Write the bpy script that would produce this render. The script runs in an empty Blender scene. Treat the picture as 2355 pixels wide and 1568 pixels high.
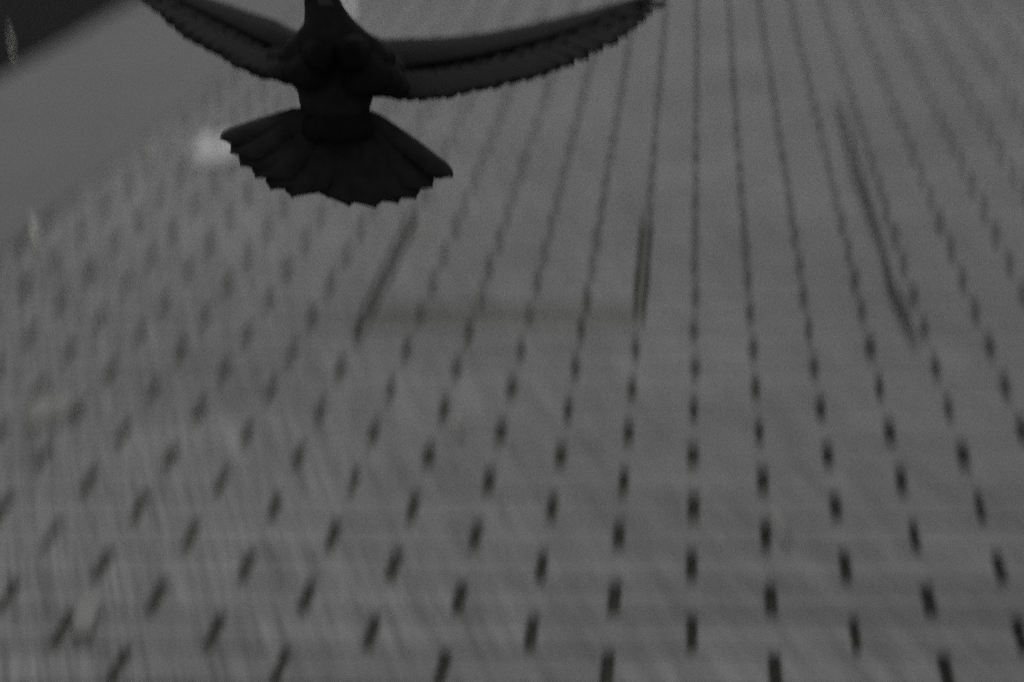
import bpy, bmesh, math, random
from mathutils import Vector, Matrix
R = math.radians
random.seed(7)
sc = bpy.context.scene
col = sc.collection

# ------------------------------------------------------------------ camera
F_PX = 4975.0                       # focal length measured against a 2354 px wide picture
PITCH, YAW, ROLL = 0.32001, -0.09382, -0.03607
CAM = Vector((0.0223, -2.9235, 1.4323))
fwd = Vector((math.sin(YAW)*math.cos(PITCH), math.cos(YAW)*math.cos(PITCH), -math.sin(PITCH)))
rt0 = Vector((math.cos(YAW), -math.sin(YAW), 0)); up0 = rt0.cross(fwd)
rt = (math.cos(ROLL)*rt0 + math.sin(ROLL)*up0).normalized()
up = (-math.sin(ROLL)*rt0 + math.cos(ROLL)*up0).normalized()
D_BIRD = 1.64
cd = bpy.data.cameras.new('camera'); cam = bpy.data.objects.new('camera', cd); col.objects.link(cam)
M = Matrix.Identity(4)
for i in range(3):
    M[i][0] = rt[i]; M[i][1] = up[i]; M[i][2] = -fwd[i]; M[i][3] = CAM[i]
cam.matrix_world = M
cd.sensor_width = 36; cd.lens = 36*F_PX/2354; cd.clip_start = 0.05; cd.clip_end = 2000
cd.dof.use_dof = True; cd.dof.focus_distance = 1.42
cd.dof.aperture_fstop = 2.7; cd.dof.aperture_ratio = 4.0
sc.camera = cam

# ------------------------------------------------------------------ world, sun, exposure
SUN_EL, SUN_ROT = R(54), R(-12)
w = bpy.data.worlds.new('World'); sc.world = w; w.use_nodes = True
nt = w.node_tree; nt.nodes.clear()
sky = nt.nodes.new('ShaderNodeTexSky'); sky.sky_type = 'NISHITA'; sky.sun_disc = False
sky.sun_elevation = SUN_EL; sky.sun_rotation = SUN_ROT
hs = nt.nodes.new('ShaderNodeHueSaturation'); hs.inputs['Saturation'].default_value = 0.04
bg = nt.nodes.new('ShaderNodeBackground'); bg.inputs[1].default_value = 0.08
wo = nt.nodes.new('ShaderNodeOutputWorld')
nt.links.new(sky.outputs[0], hs.inputs['Color']); nt.links.new(hs.outputs[0], bg.inputs[0]); nt.links.new(bg.outputs[0], wo.inputs[0])
sl = bpy.data.lights.new('sun', 'SUN'); sl.energy = 0.8; sl.angle = R(25); sl.color = (1, 0.992, 0.98)
so = bpy.data.objects.new('sun', sl); col.objects.link(so)
sdir = Vector((math.sin(SUN_ROT)*math.cos(SUN_EL), math.cos(SUN_ROT)*math.cos(SUN_EL), math.sin(SUN_EL)))
so.rotation_euler = sdir.to_track_quat('Z', 'Y').to_euler(); so.location = (0, 0, 30)
sc.cycles.use_denoising = False
sc.cycles.use_adaptive_sampling = True; sc.cycles.adaptive_threshold = 0.09; sc.cycles.adaptive_min_samples = 20
sc.view_settings.view_transform = 'Standard'; sc.view_settings.look = 'None'
sc.view_settings.gamma = 1; sc.view_settings.exposure = -0.42
sc.view_settings.use_curve_mapping = False

# ------------------------------------------------------------------ helpers
def ray_ground(px, py, z=0.0):
    d = fwd + rt*((px-1177)/F_PX) + up*((784-py)/F_PX)
    return CAM + d*((z-CAM.z)/d.z)

def mesh_obj(name, verts, faces, mat, parent=None, smooth=False):
    me = bpy.data.meshes.new(name); me.from_pydata([tuple(v) for v in verts], [], faces); me.update()
    if smooth: me.polygons.foreach_set('use_smooth', [True]*len(me.polygons))
    me.materials.append(mat)
    o = bpy.data.objects.new(name, me); col.objects.link(o)
    if parent: o.parent = parent
    return o

def tag(o, label=None, cat=None, group=None, kind=None):
    if label: o['label'] = label
    if cat: o['category'] = cat
    if group: o['group'] = group
    if kind: o['kind'] = kind
    return o

def empty(name, loc=(0, 0, 0)):
    o = bpy.data.objects.new(name, None); col.objects.link(o); o.location = loc; o.empty_display_size = .05
    return o

class Nodes:
    def __init__(s, name):
        s.m = bpy.data.materials.new(name); s.m.use_nodes = True
        s.t = s.m.node_tree; s.b = s.t.nodes['Principled BSDF']
    def n(s, typ, **kw):
        x = s.t.nodes.new(typ)
        for k, v in kw.items():
            if k.startswith('i_'): x.inputs[k[2:].replace('_', ' ')].default_value = v
            else: setattr(x, k, v)
        return x
    def l(s, a, b): s.t.links.new(a, b)
    def math(s, op, a, b, clamp=False):
        x = s.n('ShaderNodeMath', operation=op, use_clamp=clamp)
        for i, v in enumerate((a, b)):
            if hasattr(v, 'links'): s.l(v, x.inputs[i])
            else: x.inputs[i].default_value = v
        return x.outputs[0]

def brick_material(name, per, base=(0.205, 0.205, 0.203)):
    N = Nodes(name)
    geo = N.n('ShaderNodeNewGeometry')
    # brushed / scuffed grain running one way across the paving
    mp = N.n('ShaderNodeMapping', vector_type='POINT'); mp.inputs['Rotation'].default_value = (0, 0, R(-19))
    N.l(geo.outputs['Position'], mp.inputs['Vector'])
    mp2 = N.n('ShaderNodeMapping'); mp2.inputs['Scale'].default_value = (150, 3.2, 20); N.l(mp.outputs[0], mp2.inputs['Vector'])
    st = N.n('ShaderNodeTexNoise', i_Scale=1.0, i_Detail=3.0, i_Roughness=0.65); N.l(mp2.outputs[0], st.inputs['Vector'])
    st2m = N.n('ShaderNodeMapping'); st2m.inputs['Scale'].default_value = (34, 1.3, 5); N.l(mp.outputs[0], st2m.inputs['Vector'])
    st2 = N.n('ShaderNodeTexNoise', i_Scale=1.0, i_Detail=2.0); N.l(st2m.outputs[0], st2.inputs['Vector'])
    gr = N.n('ShaderNodeTexNoise', i_Scale=420.0, i_Detail=2.0); N.l(geo.outputs['Position'], gr.inputs['Vector'])
    bl = N.n('ShaderNodeTexNoise', i_Scale=1.1, i_Detail=5.0); N.l(geo.outputs['Position'], bl.inputs['Vector'])
    if per == 'object': rnd = N.n('ShaderNodeObjectInfo').outputs['Random']
    else: rnd = geo.outputs['Random Per Island']
    def span(x, lo, hi, a=0.3, b=0.7):
        r = N.n('ShaderNodeMapRange'); N.l(x, r.inputs[0])
        for i, v in enumerate((a, b, lo, hi)): r.inputs[i+1].default_value = v
        return r.outputs[0]
    f = N.math('MULTIPLY', span(st.outputs[0], 0.42, 1.65), span(st2.outputs[0], 0.84, 1.16))
    f = N.math('MULTIPLY', f, span(gr.outputs[0], 0.7, 1.3))
    f = N.math('MULTIPLY', f, span(bl.outputs[0], 0.78, 1.14))
    f = N.math('MULTIPLY', f, span(rnd, 0.88, 1.10, 0, 1))
    mx = N.n('ShaderNodeMix', data_type='RGBA', blend_type='MULTIPLY'); mx.inputs['Factor'].default_value = 1
    mx.inputs['A'].default_value = (*base, 1)
    cb = N.n('ShaderNodeCombineColor'); [N.l(f, cb.inputs[i]) for i in range(3)]
    N.l(cb.outputs[0], mx.inputs['B']); N.l(mx.outputs['Result'], N.b.inputs['Base Color'])
    N.b.inputs['Roughness'].default_value = 0.62; N.b.inputs['Specular IOR Level'].default_value = 0.42
    bp = N.n('ShaderNodeBump', i_Strength=0.35, i_Distance=0.002); N.l(gr.outputs[0], bp.inputs['Height']); N.l(bp.outputs[0], N.b.inputs['Normal'])
    return N.m

def plain(name, c, rough=0.8, var=0.15, scale=60, bump=0.0):
    N = Nodes(name)
    tc = N.n('ShaderNodeTexCoord')
    no = N.n('ShaderNodeTexNoise', i_Scale=float(scale), i_Detail=3.0); N.l(tc.outputs['Object'], no.inputs['Vector'])
    r = N.n('ShaderNodeMapRange'); N.l(no.outputs[0], r.inputs[0])
    for i, v in enumerate((0.3, 0.7, 1-var, 1+var)): r.inputs[i+1].default_value = v
    mx = N.n('ShaderNodeVectorMath', operation='SCALE'); mx.inputs[0].default_value = c; N.l(r.outputs[0], mx.inputs['Scale'])
    N.l(mx.outputs[0], N.b.inputs['Base Color']); N.b.inputs['Roughness'].default_value = rough; N.b.inputs['Specular IOR Level'].default_value = 0.04 if ('feather' in name or 'asphalt' in name) else 0.5
    if bump:
        bp = N.n('ShaderNodeBump', i_Strength=bump, i_Distance=0.001); N.l(no.outputs[0], bp.inputs['Height']); N.l(bp.outputs[0], N.b.inputs['Normal'])
    return N.m

MAT_BRICK = brick_material('grey brick', 'object')
MAT_BRICKS = brick_material('grey brick field', 'island')
MAT_CONC = plain('plain concrete', (0.168, 0.168, 0.167), .75, .14, 1.6)
MAT_DARKBRICK = brick_material('dark grey brick', 'object', (0.100, 0.100, 0.092))
MAT_SAND = plain('dark joint sand', (0.034, 0.034, 0.029), 0.95, 0.55, 1.7)
MAT_STEEL = plain('weathered steel', (0.06, 0.06, 0.056), 0.6, 0.2, 40)
MAT_PALE = plain('pale paper', (0.86, 0.86, 0.85), 0.75, 0.06, 30)
MAT_PALE2 = plain('dusty paper', (0.30, 0.30, 0.29), 0.8, 0.1, 60)
MAT_STALK = plain('dark dry stalk', (0.015, 0.014, 0.013), 0.7, 0.3, 60)
MAT_STRAW = plain('pale straw', (0.6, 0.6, 0.57), 0.6, 0.1, 60)
MAT_FEATHER = plain('charcoal feather', (0.010, 0.010, 0.0105), 0.62, 0.22, 90, 0.3)
MAT_TAIL = plain('black tail feather', (0.024, 0.024, 0.025), 0.62, 0.25, 90, 0.3)
MAT_BLACK = plain('black feather', (0.005, 0.005, 0.0055), 0.7, 0.2, 90, 0.3)
MAT_NECK = plain('ash grey neck feather', (0.030, 0.030, 0.031), 0.7, 0.5, 45, 0.3)
MAT_NAPE = plain('pale grey nape feather', (0.085, 0.085, 0.086), 0.7, 0.3, 45, 0.3)
MAT_BEAK = plain('dark horn', (0.03, 0.028, 0.026), 0.4, 0.1, 60)
MAT_EYE = plain('dark eye', (0.05, 0.02, 0.01), 0.15, 0.1, 60)
MAT_LEG = plain('dull reddish leg skin', (0.12, 0.04, 0.035), 0.6, 0.2, 200)

def sand_material():
    # jointing sand: colour graded from dark on the right to paler towards the concrete path
    N = Nodes('jointing sand'); geo = N.n('ShaderNodeNewGeometry'); sp = N.n('ShaderNodeSeparateXYZ'); N.l(geo.outputs['Position'], sp.inputs[0])
    no = N.n('ShaderNodeTexNoise', i_Scale=3.0, i_Detail=3.0); N.l(geo.outputs['Position'], no.inputs['Vector'])
    mr = N.n('ShaderNodeMapRange'); N.l(N.math('ADD', sp.outputs[0], N.math('MULTIPLY', no.outputs[0], 0.7)), mr.inputs[0])
    for i, v in enumerate((-0.8, 0.8, 0.105, 0.014)): mr.inputs[i+1].default_value = v
    cb = N.n('ShaderNodeCombineColor'); N.l(mr.outputs[0], cb.inputs[0]); N.l(mr.outputs[0], cb.inputs[1]); N.l(N.math('MULTIPLY', mr.outputs[0], .86), cb.inputs[2])
    N.l(cb.outputs[0], N.b.inputs['Base Color']); N.b.inputs['Roughness'].default_value = .95
    return N.m
MAT_SAND = sand_material()
# ------------------------------------------------------------------ ground sheet
g = mesh_obj('ground', [(-300, -300, -0.014), (300, -300, -0.014), (300, 300, -0.014), (-300, 300, -0.014)], [(0, 1, 2, 3)], MAT_SAND)
tag(g, kind='structure')

# ------------------------------------------------------------------ brick paving, running bond, 24 x 12 cm module
MOD = 0.12
HEAD, BED = 0.0150, 0.005           # joint widths
def brick_geo(cx, cy, L, W, z=0.0, tilt=(0, 0), H=0.05, ch=0.0035):
    hx, hy = L/2, W/2
    v = []
    for zz, s in ((-H, 0), (-ch, 0), (0, ch)):
        for sx, sy in ((-1, -1), (1, -1), (1, 1), (-1, 1)):
            x, y = sx*(hx-s), sy*(hy-s)
            v.append((cx+x, cy+y, z+zz+tilt[0]*x+tilt[1]*y))
    f = []
    for k in (0, 4):
        for i in range(4):
            j = (i+1) % 4
            f.append((k+i, k+j, k+4+j, k+4+i))
    f.append((8, 9, 10, 11))
    return v, f

# the inlaid cover takes columns -6..-1 and courses 13..19
CX0, CX1, CY0, CY1 = -6*MOD, -1*MOD, 12.5*MOD, 19.5*MOD
RIM = 0.012
def row_bricks(j, x0, x1):
    """intervals between head joints in course j, cut at the cover's sides and at the small plate"""
    cuts = set()
    i0 = math.floor(x0/MOD)
    for i in range(i0, math.ceil(x1/MOD)+1):
        if (i-j) % 2 == 0: cuts.add(i)
    if 13 <= j <= 19: cuts.add(-6); cuts.add(-1)
    c = sorted(cuts)
    return [(a, b) for a, b in zip(c[:-1], c[1:])]

# the paving stops at a plain concrete path that runs off to the left, and a dark asphalt road lies beyond it
E0, E1 = ray_ground(0, 590), ray_ground(1000, -207); edir = (E1-E0).normalized(); enor = Vector((-edir.y, edir.x, 0))
def beyond(x, y): return (Vector((x, y, 0))-E0).dot(enor)
A0 = ray_ground(0, 185); PATH_W = (A0-E0).dot(enor)
def strip(name, w0, w1, z0, z1, mat):
    p = [E0+edir*a+enor*b for a, b in ((-15, w0), (60, w0), (60, w1), (-15, w1))]
    v = [(q.x, q.y, z0) for q in p]+[(q.x, q.y, z1) for q in p]
    o = mesh_obj(name, v, [(3, 2, 1, 0), (4, 5, 6, 7), (0, 1, 5, 4), (1, 2, 6, 5), (2, 3, 7, 6), (3, 0, 4, 7)], mat)
    return tag(o, kind='structure')
strip('path', 0.0, PATH_W, -.05, .006, MAT_CONC)
strip('road', PATH_W+.006, PATH_W+30, -.06, -.008, plain('dark asphalt', (0.018, 0.018, 0.018), .95, .3, 30))
# small dark plate position
PLATE = ray_ground(1755, 183); PI_, PJ_ = round(PLATE.x/MOD - .5), round(PLATE.y/MOD)
all_b = []
for j in range(-14, 110):
    for a, b in row_bricks(j, -7, 6.5):
        if j == PJ_ and a <= PI_ < b: 
            plate_cell = (a, b, j)
            continue
        if beyond((a+b)/2*MOD, j*MOD) > .16: continue
        all_b.append((a, b, j))
def project(p):
    d = p - CAM; z = d.dot(fwd)
    return (1177+F_PX*d.dot(rt)/z, 784-F_PX*d.dot(up)/z, z) if z > .1 else (9e9, 9e9, z)
vis = []
for t in all_b:
    p = project(Vector(((t[0]+t[1])/2*MOD, t[2]*MOD, 0)))
    inside = -90 < p[0] < 2444 and -20 < p[1] < 1620 and not (p[0] < 330 and p[1] < 0)
    vis.append((0 if inside else 1, p[2], t))
vis.sort(key=lambda q: (q[0], q[1]))
near = [q[2] for q in vis if q[0] == 0][:296]
nearset = set(near)
paving = tag(empty('brick_paving'), 'running bond paving of grey rectangular bricks covering the whole ground', 'paving', kind='structure')
paving_cover = None
cover = tag(empty('access_cover', ((CX0+CX1)/2, (CY0+CY1)/2, 0)), 'brick-filled rectangular access cover with thin dark steel rim, set in the paving below the bird', 'access cover')
shared = {}
rb = random.Random(3)
stuff_v, stuff_f = [], []
for t in all_b:
    a, b, j = t
    L = (b-a)*MOD-HEAD; cx = (a+b)/2*MOD; cy = j*MOD; W = MOD-BED
    in_cover = 13 <= j <= 19 and a >= -6 and b <= -1
    # bricks give way to the steel rim
    if 13 <= j <= 19:
        for e in (-6, -1):
            if a == e: L -= RIM/2; cx += RIM/4
            if b == e: L -= RIM/2; cx -= RIM/4
    if -7 < b and a < 0 and a >= -7:
        if j in (12, 19): W -= RIM/2; cy -= RIM/4
        if j in (13, 20): W -= RIM/2; cy += RIM/4
    dz = rb.uniform(-.0016, .0016); ti = (rb.uniform(-.004, .004), rb.uniform(-.006, .006)); rz = rb.uniform(-.006, .006)
    cx += rb.uniform(-.0012, .0012); cy += rb.uniform(-.0008, .0008)
    L -= rb.uniform(-.002, .005)
    if t in nearset:
        dark = in_cover and j == 13 and a < -2
        key = (round(L, 3), round(W, 4), dark)
        if key not in shared:
            v, f = brick_geo(0, 0, L, W)
            me = bpy.data.meshes.new('brick'); me.from_pydata(v, [], f); me.update()
            me.materials.append(MAT_DARKBRICK if dark else MAT_BRICK); shared[key] = me
        o = bpy.data.objects.new('brick', shared[key]); col.objects.link(o)
        o.parent = cover if in_cover else paving
        o.location = Vector((cx, cy, dz)) - (cover.location if in_cover else Vector())
        o.rotation_euler = (ti[1], ti[0], rz)
    else:
        if in_cover: 
            v, f = brick_geo(0, 0, L, W)
            o = mesh_obj('brick', v, f, MAT_BRICK, cover); o.location = Vector((cx, cy, dz)) - cover.location
            continue
        v, f = brick_geo(cx, cy, L, W, dz, ti)
        n = len(stuff_v); stuff_v += v; stuff_f += [tuple(n+i for i in q) for q in f]
o = mesh_obj('brick_field', stuff_v, stuff_f, MAT_BRICKS, paving); o['kind'] = 'stuff'

def add_box(bm, c, s, rz=0):
    r = bmesh.ops.create_cube(bm, size=1.0)
    m = Matrix.Translation(c) @ Matrix.Rotation(rz, 4, 'Z') @ Matrix.Diagonal((*s, 1))
    bmesh.ops.transform(bm, matrix=m, verts=r['verts'])
def bm_obj(name, bm, mat, parent=None, bevel=0):
    if bevel: bmesh.ops.bevel(bm, geom=bm.edges[:], offset=bevel, segments=1, affect='EDGES')
    me = bpy.data.meshes.new(name); bm.to_mesh(me); bm.free(); me.materials.append(mat)
    o = bpy.data.objects.new(name, me); col.objects.link(o)
    if parent: o.parent = parent
    return o
# cover rim: four bars butted end to end
cw, chh = CX1-CX0, CY1-CY0
bm = bmesh.new()
for s in (-1, 1):
    add_box(bm, (s*cw/2, 0, -.012), (RIM, chh-RIM-.002, .02))
    add_box(bm, (0, s*chh/2, -.012), (cw+RIM, RIM, .02))
bm_obj('rim', bm, MAT_STEEL, cover, .0008)
for sx, sy in ((-1, 1), (1, 1)):
    bm = bmesh.new(); add_box(bm, (sx*(cw/2-.045), sy*(chh/2-.10), .0035), (.05, .06, .006))
    bm_obj('lifting_plate', bm, MAT_PALE2, cover, .002)
# small plate between the bricks at the upper right
a, b, j = plate_cell
pc = tag(empty('utility_plate', ((a+b)/2*MOD, j*MOD, 0)), 'small dark rectangular plate with two pale edge strips, set among the upper right bricks', 'utility plate')
bm = bmesh.new(); add_box(bm, (0, 0, -.012), (.17, .112, .022)); bm_obj('plate', bm, plain('dull plate', (.13, .13, .128), .7), pc, .001)
for s in (-1, 1):
    bm = bmesh.new(); add_box(bm, (s*.1, 0, -.010), (.022, .112, .024)); bm_obj('edge_strip', bm, MAT_PALE2, pc, .001)

# ------------------------------------------------------------------ litter lying on the bricks
def scrap(px, py, wx, wy, mat, label, cat='paper scrap', name='paper_scrap', rz=0.0, seed=0):
    p = ray_ground(px, py)
    rr = random.Random(seed)
    n = 5; th = .0007; v = []; f = []
    for k in (1, 0):
        rr2 = random.Random(seed)
        for iy in range(n):
            for ix in range(n):
                u, q = ix/(n-1)-.5, iy/(n-1)-.5
                e = rr2.uniform(-.035, .035)
                z = .004+rr2.uniform(0, .004)+.010*(abs(u)**2)*4*abs(wx+wy)
                v.append(((u+e*(abs(u) > .49))*wx+.12*q*wx, (q+e*(abs(q) > .49))*wy, z+k*th))
    N2 = n*n
    for iy in range(n-1):
        for ix in range(n-1):
            a = iy*n+ix
            f.append((a, a+1, a+1+n, a+n)); f.append((N2+a, N2+a+n, N2+a+1+n, N2+a+1))
    bd = [i for i in range(n)]+[n*k+n-1 for k in range(1, n)]+[n*n-1-i for i in range(1, n)]+[n*(n-1-k) for k in range(1, n-1)]
    for i in range(len(bd)):
        a, b = bd[i], bd[(i+1) % len(bd)]; f.append((b, a, N2+a, N2+b))
    o = mesh_obj(name, v, f, mat, smooth=True); o.location = (p.x, p.y, .002); o.rotation_euler.z = rz
    return tag(o, label, cat)
scrap(500, 349, .128, .25, MAT_PALE, 'bright square paper scrap on the bricks beside the left tip of the tail', rz=R(6), seed=1)
scrap(800, 22, .085, .30, MAT_PALE, 'bright narrow paper scrap on the bricks beside the dark neck', rz=R(10), seed=2)
scrap(95, 955, .055, .13, MAT_PALE2, 'dull scrap near the left edge, left one of a close pair', rz=R(12), seed=3)
scrap(140, 952, .035, .12, MAT_PALE2, 'dull scrap near the left edge, right one of a close pair', rz=R(-4), seed=4)
scrap(196, 1432, .035, .12, MAT_PALE2, 'dull small scrap alone in the lower left corner', rz=R(10), seed=5)
scrap(1054, 985, .014, .09, MAT_PALE2, 'thin dull scrap beside a joint in the middle of the paving', rz=R(14), seed=6)
scrap(1094, 690, .014, .12, MAT_PALE2, 'thin pale scrap lying inside the brick-filled cover', rz=R(20), seed=7)
scrap(340, 372, .03, .20, MAT_PALE2, 'narrow dull scrap left of the bright square scrap', rz=R(24), seed=8)
scrap(1792, 1218, .016, .11, MAT_PALE2, 'narrow dull scrap at the lower right, beside a wide joint', rz=R(14), seed=9)

def stalk_curve(bm, pts, rad, sides=5):
    rings = []
    for i, p in enumerate(pts):
        d = (pts[min(i+1, len(pts)-1)]-pts[max(i-1, 0)]).normalized()
        a = d.orthogonal().normalized(); b = d.cross(a)
        r = rad*(0.35+0.65*math.sin(math.pi*(i+.6)/(len(pts)+.2)))
        rings.append([bm.verts.new(p+(a*math.cos(2*math.pi*k/sides)+b*math.sin(2*math.pi*k/sides))*r) for k in range(sides)])
    for A, B in zip(rings[:-1], rings[1:]):
        for k in range(sides): bm.faces.new((A[k], A[(k+1) % sides], B[(k+1) % sides], B[k]))
    bm.faces.new(rings[0][::-1]); bm.faces.new(rings[-1])
def pix_path(pp, z):
    return [ray_ground(x, y, z) for x, y in pp]
path = [(1925, 232), (1950, 310), (1975, 395), (2003, 480), (2030, 570), (2052, 660), (2080, 725), (2112, 790)]
base = ray_ground(2020, 520)
bt = tag(empty('dry_stalks', base), 'long thin bundle of dark dry stalks lying across the bricks on the right', 'stalks')
for k, (off, s0, s1) in enumerate(((-10, 0, 6), (2, 0, 8), (13, 1, 7), (-9, 4, 8))):
    pts = pix_path([(x+off*math.sin(i*.8+k)*1.0+off*.5, y) for i, (x, y) in enumerate(path)][s0:s1], .006)
    bm = bmesh.new(); stalk_curve(bm, [p-base for p in pts], .0046)
    bm_obj('stalk', bm, MAT_STALK, bt)
for pp, lab, nm in (([(70, 508), (78, 530), (85, 556)], 'short bright straw lying at the left edge of the paving', 'straw'),
                    ([(18, 75), (26, 100), (34, 128)], 'short pale straw on the dark asphalt in the upper left corner', 'straw')):
    b0 = ray_ground(*pp[1]); bm = bmesh.new(); stalk_curve(bm, [p-b0 for p in pix_path(pp, .014)], .0085 if pp[0][0] > 50 else .005)
    o = bm_obj(nm, bm, MAT_STRAW); o.location = b0; tag(o, lab, 'straw')

# ------------------------------------------------------------------ the bird
APX, APY = 770, 200
TILT = R(28)
ey = (up*math.cos(TILT)+fwd*math.sin(TILT)).normalized(); ex = rt; ez = ex.cross(ey)
anchor = CAM + (fwd + rt*((APX-1177)/F_PX) + up*((784-APY)/F_PX))*D_BIRD
BM = Matrix.Identity(4)
for i in range(3):
    BM[i][0] = ex[i]; BM[i][1] = ey[i]; BM[i][2] = ez[i]; BM[i][3] = anchor[i]
BI = BM.inverted()
def Lp(px, py, z=0.0):
    """bird-space point: measured outline of the bird, z metres towards the viewer of its back"""
    d = D_BIRD - z
    return BI @ (CAM + (fwd + rt*((px-1177)/F_PX) + up*((784-py)/F_PX))*d)

def feather(name, root, tip, width, normal, mat, parent, blunt=0.55, camber=.06, bend=0.0, th=.0005, n=12, skew=0.0, point=.16):
    ax = tip-root; Ln = ax.length; d = ax.normalized()
    side = normal.cross(d).normalized(); nn = d.cross(side).normalized()
    v = []; rows = []
    m = 5
    for k in (1, -1):
        for i in range(n):
            t = 1-(1-i/(n-1))**1.7
            if t < .12: wd = .25+.75*t/.12*.6
            else: wd = .70+.30*min(1, (t-.12)/.5)
            e = (t-blunt)/(1-blunt)
            if e > 0: wd *= math.sqrt(max(0, 1-e**2.2))
            wd = max(wd, point)
            c = root + ax*t + side*(bend*Ln*math.sin(t*math.pi*.5)**2) + nn*(camber*Ln*math.sin(t*math.pi))
            for j in range(m):
                u = (j/(m-1)-.5)*2
                v.append(c + d*(skew*u*width*t**3) + side*(u*wd*width/2) + nn*(-.05*u*u*width + k*th*(1 if abs(u) > .1 else 2.2)))
    f = []; N2 = n*m
    for i in range(n-1):
        for j in range(m-1):
            a = i*m+j
            f.append((a, a+1, a+m+1, a+m)); f.append((N2+a, N2+a+m, N2+a+m+1, N2+a+1))
    for i in range(n-1):
        for j in (0, m-1):
            a = i*m+j; q = (a, a+m, N2+a+m, N2+a); f.append(q if j == 0 else q[::-1])
    for j in range(m-1):
        f.append((j+1, j, N2+j, N2+j+1)); a = (n-1)*m+j; f.append((a, a+1, N2+a+1, N2+a))
    return mesh_obj(name, v, f, mat, parent, smooth=True)

def curve_at(P, t):
    t = max(0, min(.9999, t))*(len(P)-1); i = int(t); u = t-i
    p0, p1, p2, p3 = P[max(i-1, 0)], P[i], P[i+1], P[min(i+2, len(P)-1)]
    return 0.5*((2*p1)+(p2-p0)*u+(2*p0-5*p1+4*p2-p3)*u*u+(3*p1-p0-3*p2+p3)*u**3)

bird = tag(empty('flying_bird'), 'black bird in flight seen from behind, with spread wings and widely fanned tail', 'bird')
bird.matrix_world = BM

# body, neck and head: one continuous lofted surface
ST = [(772, 335, 18, 8, -.012), (771, 300, 50, 16, -.012), (770, 265, 78, 34, -.014), (771, 232, 86, 56, -.02), (773, 205, 92, 72, -.026), (774, 184, 112, 84, -.03), (776, 158, 138, 92, -.034), (772, 130, 140, 96, -.036),
      (767, 104, 98, 98, -.036), (764, 80, 72, 88, -.034), (757, 52, 58, 66, -.028), (744, 22, 45, 52, -.02), (736, -20, 39, 46, -.015),
      (733, -70, 38, 44, -.012), (732, -110, 42, 46, -.012), (731, -145, 40, 42, -.016), (730, -175, 28, 28, -.022), (730, -195, 12, 12, -.026)]
SPX = F_PX/D_BIRD
v = []; seg = 20
for (cx, cy, hw, hz, z) in ST:
    c = Lp(cx, cy, z)
    for k in range(seg):
        a = 2*math.pi*k/seg
        v.append(c + Vector((math.cos(a)*hw/SPX, 0, math.sin(a)*hz/SPX)))
f = []
for i in range(len(ST)-1):
    for k in range(seg):
        a = i*seg+k; b = i*seg+(k+1) % seg
        f.append((a, b, b+seg, a+seg))
f.append(tuple(range(seg))[::-1]); f.append(tuple((len(ST)-1)*seg+k for k in range(seg)))
body = mesh_obj('body', v, f, MAT_TAIL, bird, True)
body.data.materials.append(MAT_NECK); body.data.materials.append(MAT_NAPE)
for p in body.data.polygons:
    r_ = min(p.vertices)//seg
    if r_ >= 10: p.material_index = 1
    if r_ >= 10 and min(q % seg for q in p.vertices) in (4, 5): p.material_index = 2
sm = body.modifiers.new('s', 'SUBSURF'); sm.levels = sm.render_levels = 1
# beak, eyes
hb = Lp(730, -195, -.026)
bm = bmesh.new(); r = bmesh.ops.create_cone(bm, cap_ends=True, segments=10, radius1=.0045, radius2=.0012, depth=.02)
bmesh.ops.transform(bm, matrix=Matrix.Translation(hb+Vector((0, .009, -.003))) @ Matrix.Rotation(R(-105), 4, 'X'), verts=bm.verts[:])
bm_obj('beak', bm, MAT_BEAK, bird)
for s in (-1, 1):
    bm = bmesh.new(); bmesh.ops.create_uvsphere(bm, u_segments=10, v_segments=8, radius=.0034)
    bmesh.ops.transform(bm, matrix=Matrix.Translation(Lp(731+s*36, -140, -.016)), verts=bm.verts[:])
    bm_obj('eye', bm, MAT_EYE, bird)
# legs folded back under the rump
for s in (-1, 1):
    bm = bmesh.new()
    a = Lp(770+s*42, 190, -.052); b = Lp(770+s*36, 262, -.05)
    stalk_curve(bm, [a, a.lerp(b, .5), b], .0024, 7)
    for dx in (-9, 0, 9): stalk_curve(bm, [b, Lp(770+s*36+dx, 290, -.048), Lp(770+s*36+dx*1.4, 310, -.052)], .0016, 6)
    bm_obj('leg', bm, MAT_LEG, bird)

# tail: twelve overlapping feathers
tips = [(512, 325), (545, 358), (575, 388), (612, 412), (648, 437), (698, 451), (776, 466), (836, 474), (888, 467), (930, 459), (975, 436), (1034, 410)]
for k, (tx, ty) in enumerate(tips):
    q = k/11*2-1
    root = Lp(771+q*62, 256-4*q*q, -.010 - .002*abs(q))
    tip = Lp(tx, ty, .020-.014*q*q + .0010*(k % 2) - .0012*abs(q)*3)
    tipn = root+(tip-root)*.985
    wd = .033 if 1 < k < 10 else .027
    if k in (0, 11): wd = .018
    feather('tail_feather', root, tipn, wd, Vector((q*.25, 0, 1)), MAT_TAIL, bird, blunt=.90, camber=.015, bend=0.0, skew=.13*(1 if q > 0 else -1), point=.30 if k in (0, 11) else .55)
# rump coverts: two layers of short feathers over the tail base, blacker at the flanks
rr = random.Random(5)
for row, (y0, ln, n) in enumerate(((300, 64, 5),)):
    for k in range(n):
        q = (k/(n-1)*2-1)
        x0 = 772+q*(64-6*row+row*10)
        root = Lp(x0-q*8, y0-32, .010+.012*row*(1-q*q)-.012*q*q)
        tip = Lp(x0+q*(20-6*row), y0+ln*.45-12*q*q, .014+.010*row*(1-q*q)-.016*q*q)
        feather('covert_feather', root, tip, .034, Vector((q*.6, 0, 1)), MAT_FEATHER, bird, blunt=.5, camber=.01, n=8)

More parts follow.
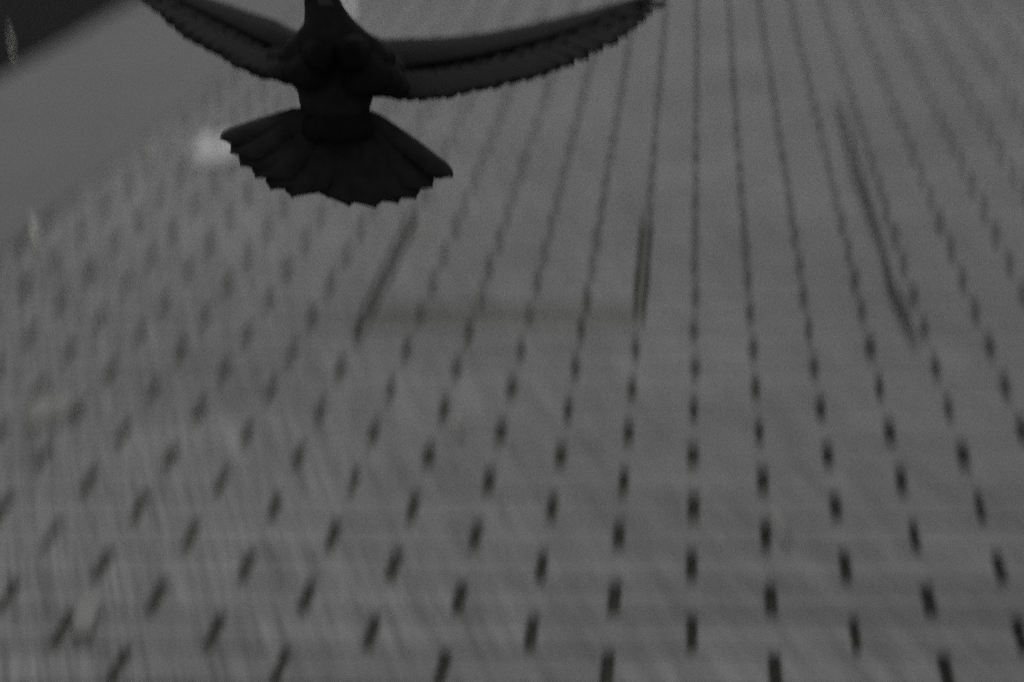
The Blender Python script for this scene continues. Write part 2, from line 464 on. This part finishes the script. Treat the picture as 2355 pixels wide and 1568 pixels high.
def wing(lead, trail, s, name='wing'):
    # both wings are on the downstroke: their tips are bent forward, away from the viewer
    n_ = len(lead)-1
    Lc = [Lp(p[0], p[1], p[2]-.50*(i/n_)**1.6) for i, p in enumerate(lead)]; Tc = [Lp(p[0], p[1], p[2]-.50*(i/n_)**1.6) for i, p in enumerate(trail)]
    # fleshy arm and lesser coverts: rounded aerofoil loft over the front part of the chord
    v = []; f = []; ns, m = 16, 10
    for i in range(ns):
        t = i/(ns-1); a = curve_at(Lc, t*.97); b = curve_at(Tc, t*.97)
        ch = b-a; sp = (curve_at(Lc, min(1, t+.03))-curve_at(Lc, max(0, t-.03))).normalized()
        nn = sp.cross(ch).normalized()
        if nn.z < 0: nn = -nn
        th = .012*(1-t)**.7+.0025
        cl = .66-.26*t
        for k in range(m):
            an = 2*math.pi*k/m
            u = .5-.5*math.cos(an)
            v.append(a + ch*(u*cl) + nn*(math.sin(an)*th*(1-.75*u) + .05*ch.length*math.sin(u*1.6)))
    for i in range(ns-1):
        for k in range(m):
            a_, b_ = i*m+k, i*m+(k+1) % m
            f.append((a_, b_, b_+m, a_+m))
    f.append(tuple(range(m))[::-1]); f.append(tuple((ns-1)*m+k for k in range(m)))
    w = mesh_obj(name, v, f, MAT_FEATHER, bird, True)
    nf = 24
    for k in range(nf):
        t = .06+.94*(k+.3)/nf
        a = curve_at(Lc, t*.93); b = curve_at(Tc, min(1, t*1.0+.045))
        root = a.lerp(curve_at(Tc, t*.93), .22); tip = b + (b-root)*.02*math.sin(k*2.3)
        sp = (curve_at(Lc, min(1, t+.03))-curve_at(Lc, max(0, t-.03)))
        nn = sp.cross(b-a).normalized()
        if nn.z < 0: nn = -nn
        nn = nn.lerp(Vector((0, 0, 1)), max(0, 1-t/.45)).normalized()
        feather('flight_feather', root, tip, .038 if k < 14 else .027, nn, MAT_FEATHER, w, blunt=.75 if k < 12 else .6, camber=.03, bend=.05*s*(1 if k > 9 else .3), n=10)
    for k in range(14):
        t = .10+(k+.3)/14*.77
        a = curve_at(Lc, t); b = curve_at(Tc, min(1, t+.03)); c = curve_at(Tc, t)
        sp = (curve_at(Lc, min(1, t+.03))-curve_at(Lc, max(0, t-.03)))
        nn = sp.cross(b-a).normalized()
        if nn.z < 0: nn = -nn
        nn = nn.lerp(Vector((0, 0, 1)), max(0, 1-t/.45)).normalized()
        feather('covert_feather', a.lerp(c, .12)+nn*.004, a.lerp(b, .62)+nn*.003, .042, nn, MAT_FEATHER, w, blunt=.6, camber=.02, n=6)
    return w
wing([(772, 88, .004), (830, 82, -.02), (870, 100, -.06), (960, 100, -.06), (1060, 94, -.04), (1160, 78, -.01), (1260, 55, .03), (1360, 30, .08), (1450, 2, .13), (1525, -15, .18)],
     [(795, 208, .016), (860, 212, .018), (920, 226, .03), (1000, 224, .05), (1100, 205, .07), (1200, 182, .10), (1300, 152, .14), (1400, 105, .18), (1470, 55, .21), (1530, 5, .22)], 1)
wing([(768, 100, .004), (715, 84, -.02), (660, 66, -.06), (600, 48, -.05), (530, 24, -.03), (450, -3, 0), (350, -35, .03), (250, -75, .08), (160, -115, .12), (90, -150, .16)],
     [(750, 208, .016), (688, 200, .018), (640, 178, .03), (585, 158, .05), (525, 124, .07), (465, 90, .1), (400, 44, .13), (340, 4, .16), (240, -55, .18), (120, -125, .19)], -1)
